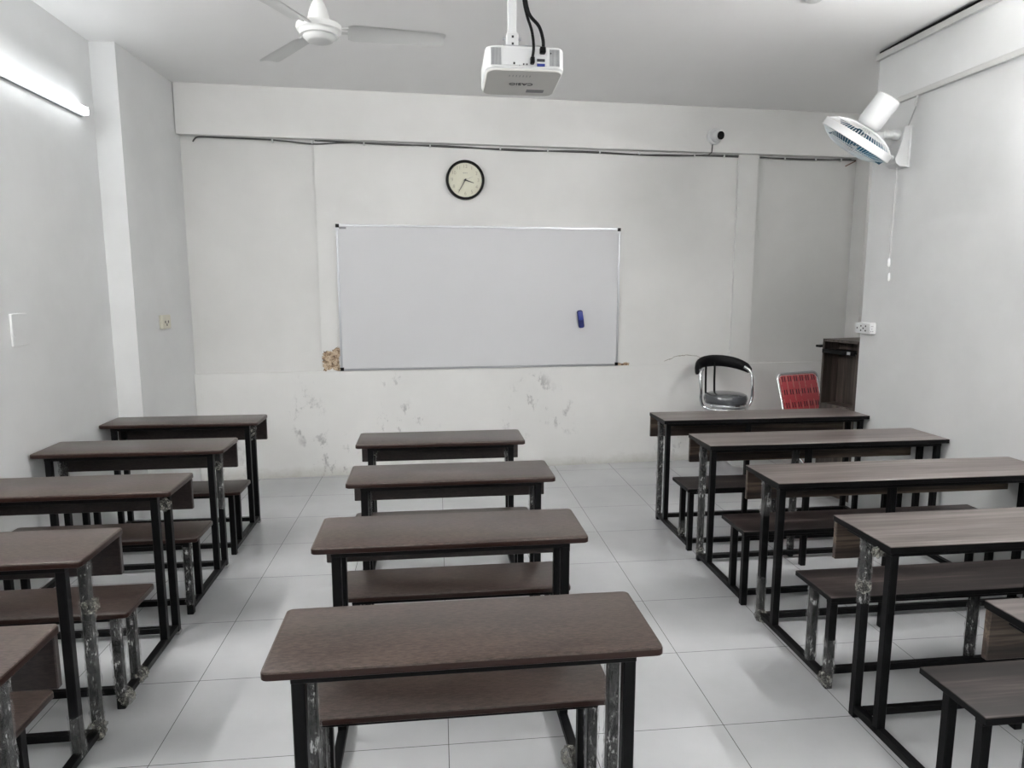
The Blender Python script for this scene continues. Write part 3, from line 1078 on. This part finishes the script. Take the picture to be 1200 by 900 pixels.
# leads
pw = lambda x, y, z: (px + x, py + y * .996 + z * .087, pz + z * .996 - y * .087)
b = nb()
tube(b, smooth_pts([pw(.048, -.03, .07), pw(.055, -.045, .14), pw(.045, -.03, .26), pw(.015, .02, .40), (px - .01, py + .06, pz + .53), (px - .03, py + .1, pz + .9), (px + .02, py + .12, H - .01)], 6), .011, 8)
tag(link('projector_cable', b, M['blackp'], None, (px, py, pz + .1), True), 'black cable dropping to the small blue-ended plug of the projector', 'cable', 'projector leads')
b = nb()
tube(b, smooth_pts([pw(.13, -.03, .14), pw(.125, -.04, .20), pw(.10, -.02, .30), (px + .03, py + .04, pz + .40), (px - .01, py + .0, pz + .54), (px - .04, py - .02, pz + .7), (px - .02, py - .03, H - .01)], 6), .013, 8)
tag(link('projector_cable', b, M['blackp'], None, (px, py, pz + .2), True), 'thicker black cable looping over to the upper right plug of the projector', 'cable', 'projector leads')

# ------------------------------------------------------------------ round fitting on the ceiling
b = nb()
lathe(b, [(.09, 0), (.09, -.02), (.07, -.035), (.0, -.037)], (4.10, 7.32, H), (0, 0, 1), 24)
tag(link('ceiling_rose', b, M['whitef'], None, (4.1, 7.32, H), True), 'small round white fitting on the ceiling near the upper frame edge', 'ceiling fitting')

# ------------------------------------------------------------------ wall fan
FY = 8.17
t = thing('wall_fan', (XR, FY, 4.87), 'white oscillating wall fan with blue blades on the right wall', 'wall fan')
b = nb()
hexa(b, [(-.02, -.11, -.25), (-.02, .11, -.25), (0, .11, -.25), (0, -.11, -.25), (-.02, -.11, .25), (-.02, .11, .25), (0, .11, .25), (0, -.11, .25)])
prof = [(-.02, -.24), (-.12, -.235), (-.17, -.20), (-.185, -.14), (-.16, -.08), (-.14, -.02), (-.12, .04), (-.10, .12), (-.085, .235), (-.02, .25)]
A = [b.verts.new((x, -.10, z)) for x, z in prof]
B_ = [b.verts.new((x, .10, z)) for x, z in prof]
n = len(prof)
for i in range(n):
    j = (i + 1) % n
    b.faces.new((A[i], A[j], B_[j], B_[i]))
b.faces.new(A)
b.faces.new(list(reversed(B_)))
link('wall_base', b, M['white'], t, None, True)
b = nb()
lathe(b, [(.03, 0), (.04, .01), (.035, .03)], (-.18, -.04, -.13), (-1, 0, 0), 16)
link('knob', b, M['white'], t, None, True)
b = nb()
lathe(b, [(.045, -.05), (.06, .0), (.06, .07), (.045, .09), (.05, .13), (.05, .20), (.03, .22)], (-.10, 0, .15), (-1, .0, .02), 20)
link('swivel_arm', b, M['white'], t, None, True)
b = nb()
hexa(b, [(-.62, -.22, .04), (-.30, -.03, .09), (-.30, .04, .09), (-.62, -.15, .04), (-.62, -.22, .13), (-.30, -.03, .18), (-.30, .04, .18), (-.62, -.15, .13)], .01)
link('tilt_bracket', b, M['white'], t, None, True)
fc = Vector((-.80, -.25, .03))          # centre of the cage
ax = Vector((-.41, .41, -.78)).normalized()   # the way it blows: down and away from the wall
RF = .438
b = nb()
lathe(b, [(RF - .006, -.045), (RF + .008, -.04), (RF + .008, .04), (RF - .006, .045)], fc, ax, 48, False, False)
lathe(b, [(RF - .012, .034), (RF - .012, -.034)], fc, ax, 48, False, False)
link('cage_ring', b, M['white'], t, None, True)
u_, v_ = frame_of(ax)
for side, depth, nm in ((1, .13, 'front_grille'), (-1, .13, 'rear_grille')):
    b = nb()
    NW = 72
    for k in range(NW):
        a = 2 * math.pi * k / NW
        pts = []
        for q in (0.16, .4, .6, .78, .9, .97, 1.0):
            h_ = side * (.03 + depth * (1 - q ** 3))
            pts.append(fc + (u_ * math.cos(a) + v_ * math.sin(a)) * RF * q + ax * h_)
        tube(b, pts, .0036, 4)
    for q in (.55, .8):
        h_ = side * (.03 + depth * (1 - q ** 3))
        tube(b, [fc + (u_ * math.cos(2 * math.pi * k / 40) + v_ * math.sin(2 * math.pi * k / 40)) * RF * q + ax * h_ for k in range(40)], .004, 4, True)
    link(nm, b, M['cage' if side > 0 else 'white'], t, None, True)
b = nb()
lathe(b, [(.0, .165), (.07, .163), (.085, .15), (.085, .14)], fc, ax, 24)
link('badge', b, M['white'], t, None, True)
b = nb()
for k in range(3):
    a0 = 2 * math.pi * k / 3
    grid = []
    for i in range(7):
        q = .12 + .80 * i / 6
        row = []
        for j in range(6):
            s_ = j / 5 - .5
            a = a0 + s_ * (1.5 - .25 * abs(i - 3)) + .25 * q
            row.append(b.verts.new(fc + (u_ * math.cos(a) + v_ * math.sin(a)) * RF * q + ax * (s_ * .20)))
        grid.append(row)
    for i in range(6):
        for j in range(5):
            b.faces.new((grid[i][j], grid[i][j + 1], grid[i + 1][j + 1], grid[i + 1][j]))
lathe(b, [(.06, -.06), (.07, .04), (.03, .07)], fc, ax, 20)
link('fan_blades', b, M['bluefan'], t, None, True)
b = nb()
mo = fc - ax * .16
lathe(b, [(.10, 0), (.13, .02), (.145, .06), (.145, .34), (.135, .37), (.10, .385)], mo, -ax, 32)
link('motor_cover', b, M['white'], t, None, True)
b = nb()
base_p = Vector((XR, FY, 4.87))
for dx, ln, nm in ((-.10, 1.12, 0), (-.06, 1.30, 1)):
    b = nb()
    tube(b, [(dx, -.02 + nm * .03, -.24), (dx - .015, -.03 + nm * .03, -.25 - ln * .5), (dx - .02, -.03 + nm * .03, -.25 - ln)], .0045, 6)
    o = link('pull_cord', b, M['cablew'], t, None, True)
    b = nb()
    lathe(b, [(.012, 0), (.02, -.02), (.022, -.08), (.012, -.1)], (dx - .02, -.03 + nm * .03, -.25 - ln + .02), (0, 0, 1), 12)
    link('cord_toggle', b, M['white'], o, None, True)
b = nb()
tube(b, smooth_pts([(-.02, -.06, .24), (-.03, -.16, .40), (-.03, -.21, .50), (-.03, -.22, .57)], 5), .007, 6)
link('supply_lead', b, M['cablew'], t, None, True)
b = nb()
tube(b, smooth_pts([(-.035, -.19, .45), (-.05, -.19, .50), (-.045, -.23, .56)], 5), .014, 6)
link('lead_joint', b, M['whitef'], t, None, True)

# ------------------------------------------------------------------ stool with black curved backrest
SXc, SYc = 4.99, 11.02
t = thing('swivel_stool', (SXc, SYc, 0), 'chrome swivel stool with curved black backrest and round grey seat by the back wall', 'stool', rotz=math.radians(8))
b = nb()
lathe(b, [(.40, 0), (.41, .015), (.38, .035), (.28, .06), (.15, .10), (.08, .17), (.06, .24)], (0, 0, 0), (0, 0, 1), 48)
link('trumpet_base', b, M['greybase'], t, None, True)
b = nb()
lathe(b, [(.05, .15), (.05, .62), (.034, .62), (.034, 1.10)], (0, 0, 0), (0, 0, 1), 24)
link('gas_column', b, M['chrome'], t, None, True)
b = nb()
tube(b, smooth_pts([(-.02, -.03, 1.08), (-.12, -.12, 1.05), (-.20, -.18, 1.0)], 4), .012, 8)
link('height_lever', b, M['blackp'], t, None, True)
b = nb()
lathe(b, [(.05, 1.07), (.28, 1.13), (.345, 1.155), (.355, 1.18), (.34, 1.195), (.355, 1.21), (.33, 1.225)], (0, 0, 0), (0, 0, 1), 48)
link('seat_pan', b, M['chrome'], t, None, True)
b = nb()
lathe(b, [(.33, 1.215), (.355, 1.235), (.365, 1.29), (.345, 1.345), (.29, 1.37), (.15, 1.38), (.0, 1.38)], (0, 0, 0), (0, 0, 1), 48)
link('seat_cushion', b, M['greyl'], t, None, True)['label'] = 'glossy grey round cushion still in plastic film'
b = nb()
pts = []
for k in range(0, 33):
    a = math.radians(180 + 180 * k / 32)       # front half loop under the seat
    pts.append((.36 * math.cos(a), .30 * math.sin(a) - .02, 1.12))
path = [(-.40, .10, 1.78), (-.49, .02, 1.70), (-.485, -.02, 1.45), (-.485, -.02, 1.28), (-.44, -.04, 1.16)] + [p for p in pts[3:30]] + [(.44, -.04, 1.16), (.50, -.02, 1.28), (.50, -.02, 1.45), (.49, .02, 1.70), (.40, .10, 1.80)]
tube(b, smooth_pts(path, 3), .027, 10)
link('arm_frame', b, M['chrome'], t, None, True)
b = nb()
for xx in (-.17, .0):
    tube(b, smooth_pts([(xx, .27, 1.15), (xx + .0, .34, 1.22), (xx, .37, 1.5), (xx, .38, 1.85)], 4), .018, 8)
link('back_rods', b, M['blackp'], t, None, True)
b = nb()
rings = []
for k in range(25):
    s_ = -1 + 2 * k / 24
    a = s_ * math.radians(78)
    x = .52 * math.sin(a)
    y = .44 * math.cos(a) - .02
    zc = 1.885 - .14 * s_ * s_
    hh = .10 * (1 - .25 * abs(s_) ** 4) * (0.6 if abs(s_) > .97 else 1)
    nrm = Vector((math.sin(a), math.cos(a), 0))
    ring = []
    for j in range(12):
        q = 2 * math.pi * j / 12
        ring.append(b.verts.new(Vector((x, y, zc)) + nrm * (.035 * math.cos(q)) + Vector((0, 0, 1)) * (hh * math.copysign(abs(math.sin(q)) ** .7, math.sin(q)))))
    rings.append(ring)
for a_, b_ in zip(rings, rings[1:]):
    for j in range(12):
        k = (j + 1) % 12
        b.faces.new((a_[j], a_[k], b_[k], b_[j]))
b.faces.new(rings[0])
b.faces.new(list(reversed(rings[-1])))
link('backrest', b, M['blackl'], t, None, True)

# ------------------------------------------------------------------ red folding chair
t = thing('folding_chair', (6.46, 10.50, 0), 'chrome-framed chair with red woven backrest beside the podium', 'chair', rotz=math.radians(18))
W2 = .46
RC = math.radians(17)
bk = lambda x, s_: (x, .32 + s_ * math.sin(RC), .80 + s_ * math.cos(RC))      # backrest plane: x across, s up
b = nb()
tube(b, arc_corner([bk(-W2, -.1), bk(-W2, .93), bk(W2, .93), bk(W2, -.1)], .10, 8), .024, 10)
tube(b, arc_corner([bk(-W2, -.1), (-W2, .08, .42), (-W2, -.42, .03)], .05), .024, 10)
tube(b, arc_corner([bk(W2, -.1), (W2, .1, .42), (W2, -.42, .03)], .05), .024, 10)
tube(b, [(-W2, -.40, .06), (W2, -.40, .06)], .018, 8)
tube(b, arc_corner([(-W2 + .05, -.35, .80), (-W2 + .05, .38, .05), (W2 - .05, .38, .05), (W2 - .05, -.35, .80)], .05), .022, 10)
link('tube_frame', b, M['chrome'], t, None, True)
for xx in (-W2, W2):
    b = nb()
    lathe(b, [(.03, 0), (.032, .05), (.026, .06)], (xx, -.435, .0), (0, .2, 1), 12)
    link('rubber_foot', b, M['rubber'], t, None, True)
b = nb()
slab(b, -W2 + .03, W2 - .03, 0, .80, -.012, .016, .09, .01, 6)
rt = Matrix.Rotation(math.pi / 2 - RC, 3, 'X')
bmesh.ops.rotate(b, verts=b.verts, cent=(0, 0, 0), matrix=rt)
bmesh.ops.translate(b, verts=b.verts, vec=bk(0, .10))
link('backrest', b, M['red'], t, None, True)
b = nb()
slab(b, -W2 + .03, W2 - .03, -.42, .30, .80, .86, .08, .015, 6)
link('seat', b, M['red'], t, None, True)

# ------------------------------------------------------------------ podium
pa, pb = Vector((5.955, 9.80, 0)), Vector((6.105, 9.12, 0))
ang = math.atan2(pa.y - pb.y, pa.x - pb.x)        # local x runs from the near corner to the far corner
t = thing('podium', tuple(pb), 'tall dark wood-grain podium with open front and slide-out tray in the alcove', 'podium', rotz=ang)
Wp, Dp, Hp = (pa - pb).length, .80, 2.385
# local: x 0..Wp along the open face, y>0 = outwards (towards the room)? the body extends to -y
b = nb()
hexa(b, [(0, -Dp, Hp - .04), (Wp, -Dp, Hp - .04), (Wp, 0, Hp - .04), (0, 0, Hp - .04), (0, -Dp, Hp), (Wp, -Dp, Hp), (Wp, 0, Hp), (0, 0, Hp)], .004)
link('top_board', b, M['podium'], t, None)
for xa in (0, Wp - .035):
    b = nb()
    box(b, xa, xa + .035, -Dp, 0, 0, Hp - .04, .003)
    link('side_panel', b, M['podium'], t, None)
b = nb()
box(b, .035, Wp - .035, -.32, -.29, 0, Hp - .04)
link('inner_panel', b, M['podium'], t, None)
b = nb()
box(b, .035, Wp - .035, -.30, -.01, 1.36, 1.40)
link('shelf', b, M['podium'], t, None)
b = nb()
box(b, .035, Wp - .035, -.04, -.01, 0, 1.36)
link('lower_panel', b, M['podium'], t, None)
b = nb()
box(b, .04, Wp - .04, -.5, .03, Hp - .19, Hp - .165)
tr = link('keyboard_tray', b, M['blackp'], t, None)
b = nb()
box(b, .04, Wp - .04, .02, .045, Hp - .21, Hp - .15, .003)
link('tray_front', b, M['blackp'], tr, None)
b = nb()
box(b, .11, .17, .045, .055, Hp - .20, Hp - .155, .002)
link('latch', b, M['alu'], tr, None)
b = nb()
box(b, Wp - .005, Wp + .09, -.12, .05, Hp - .135, Hp - .10, .004)
link('side_tray', b, M['blackp'], t, None)
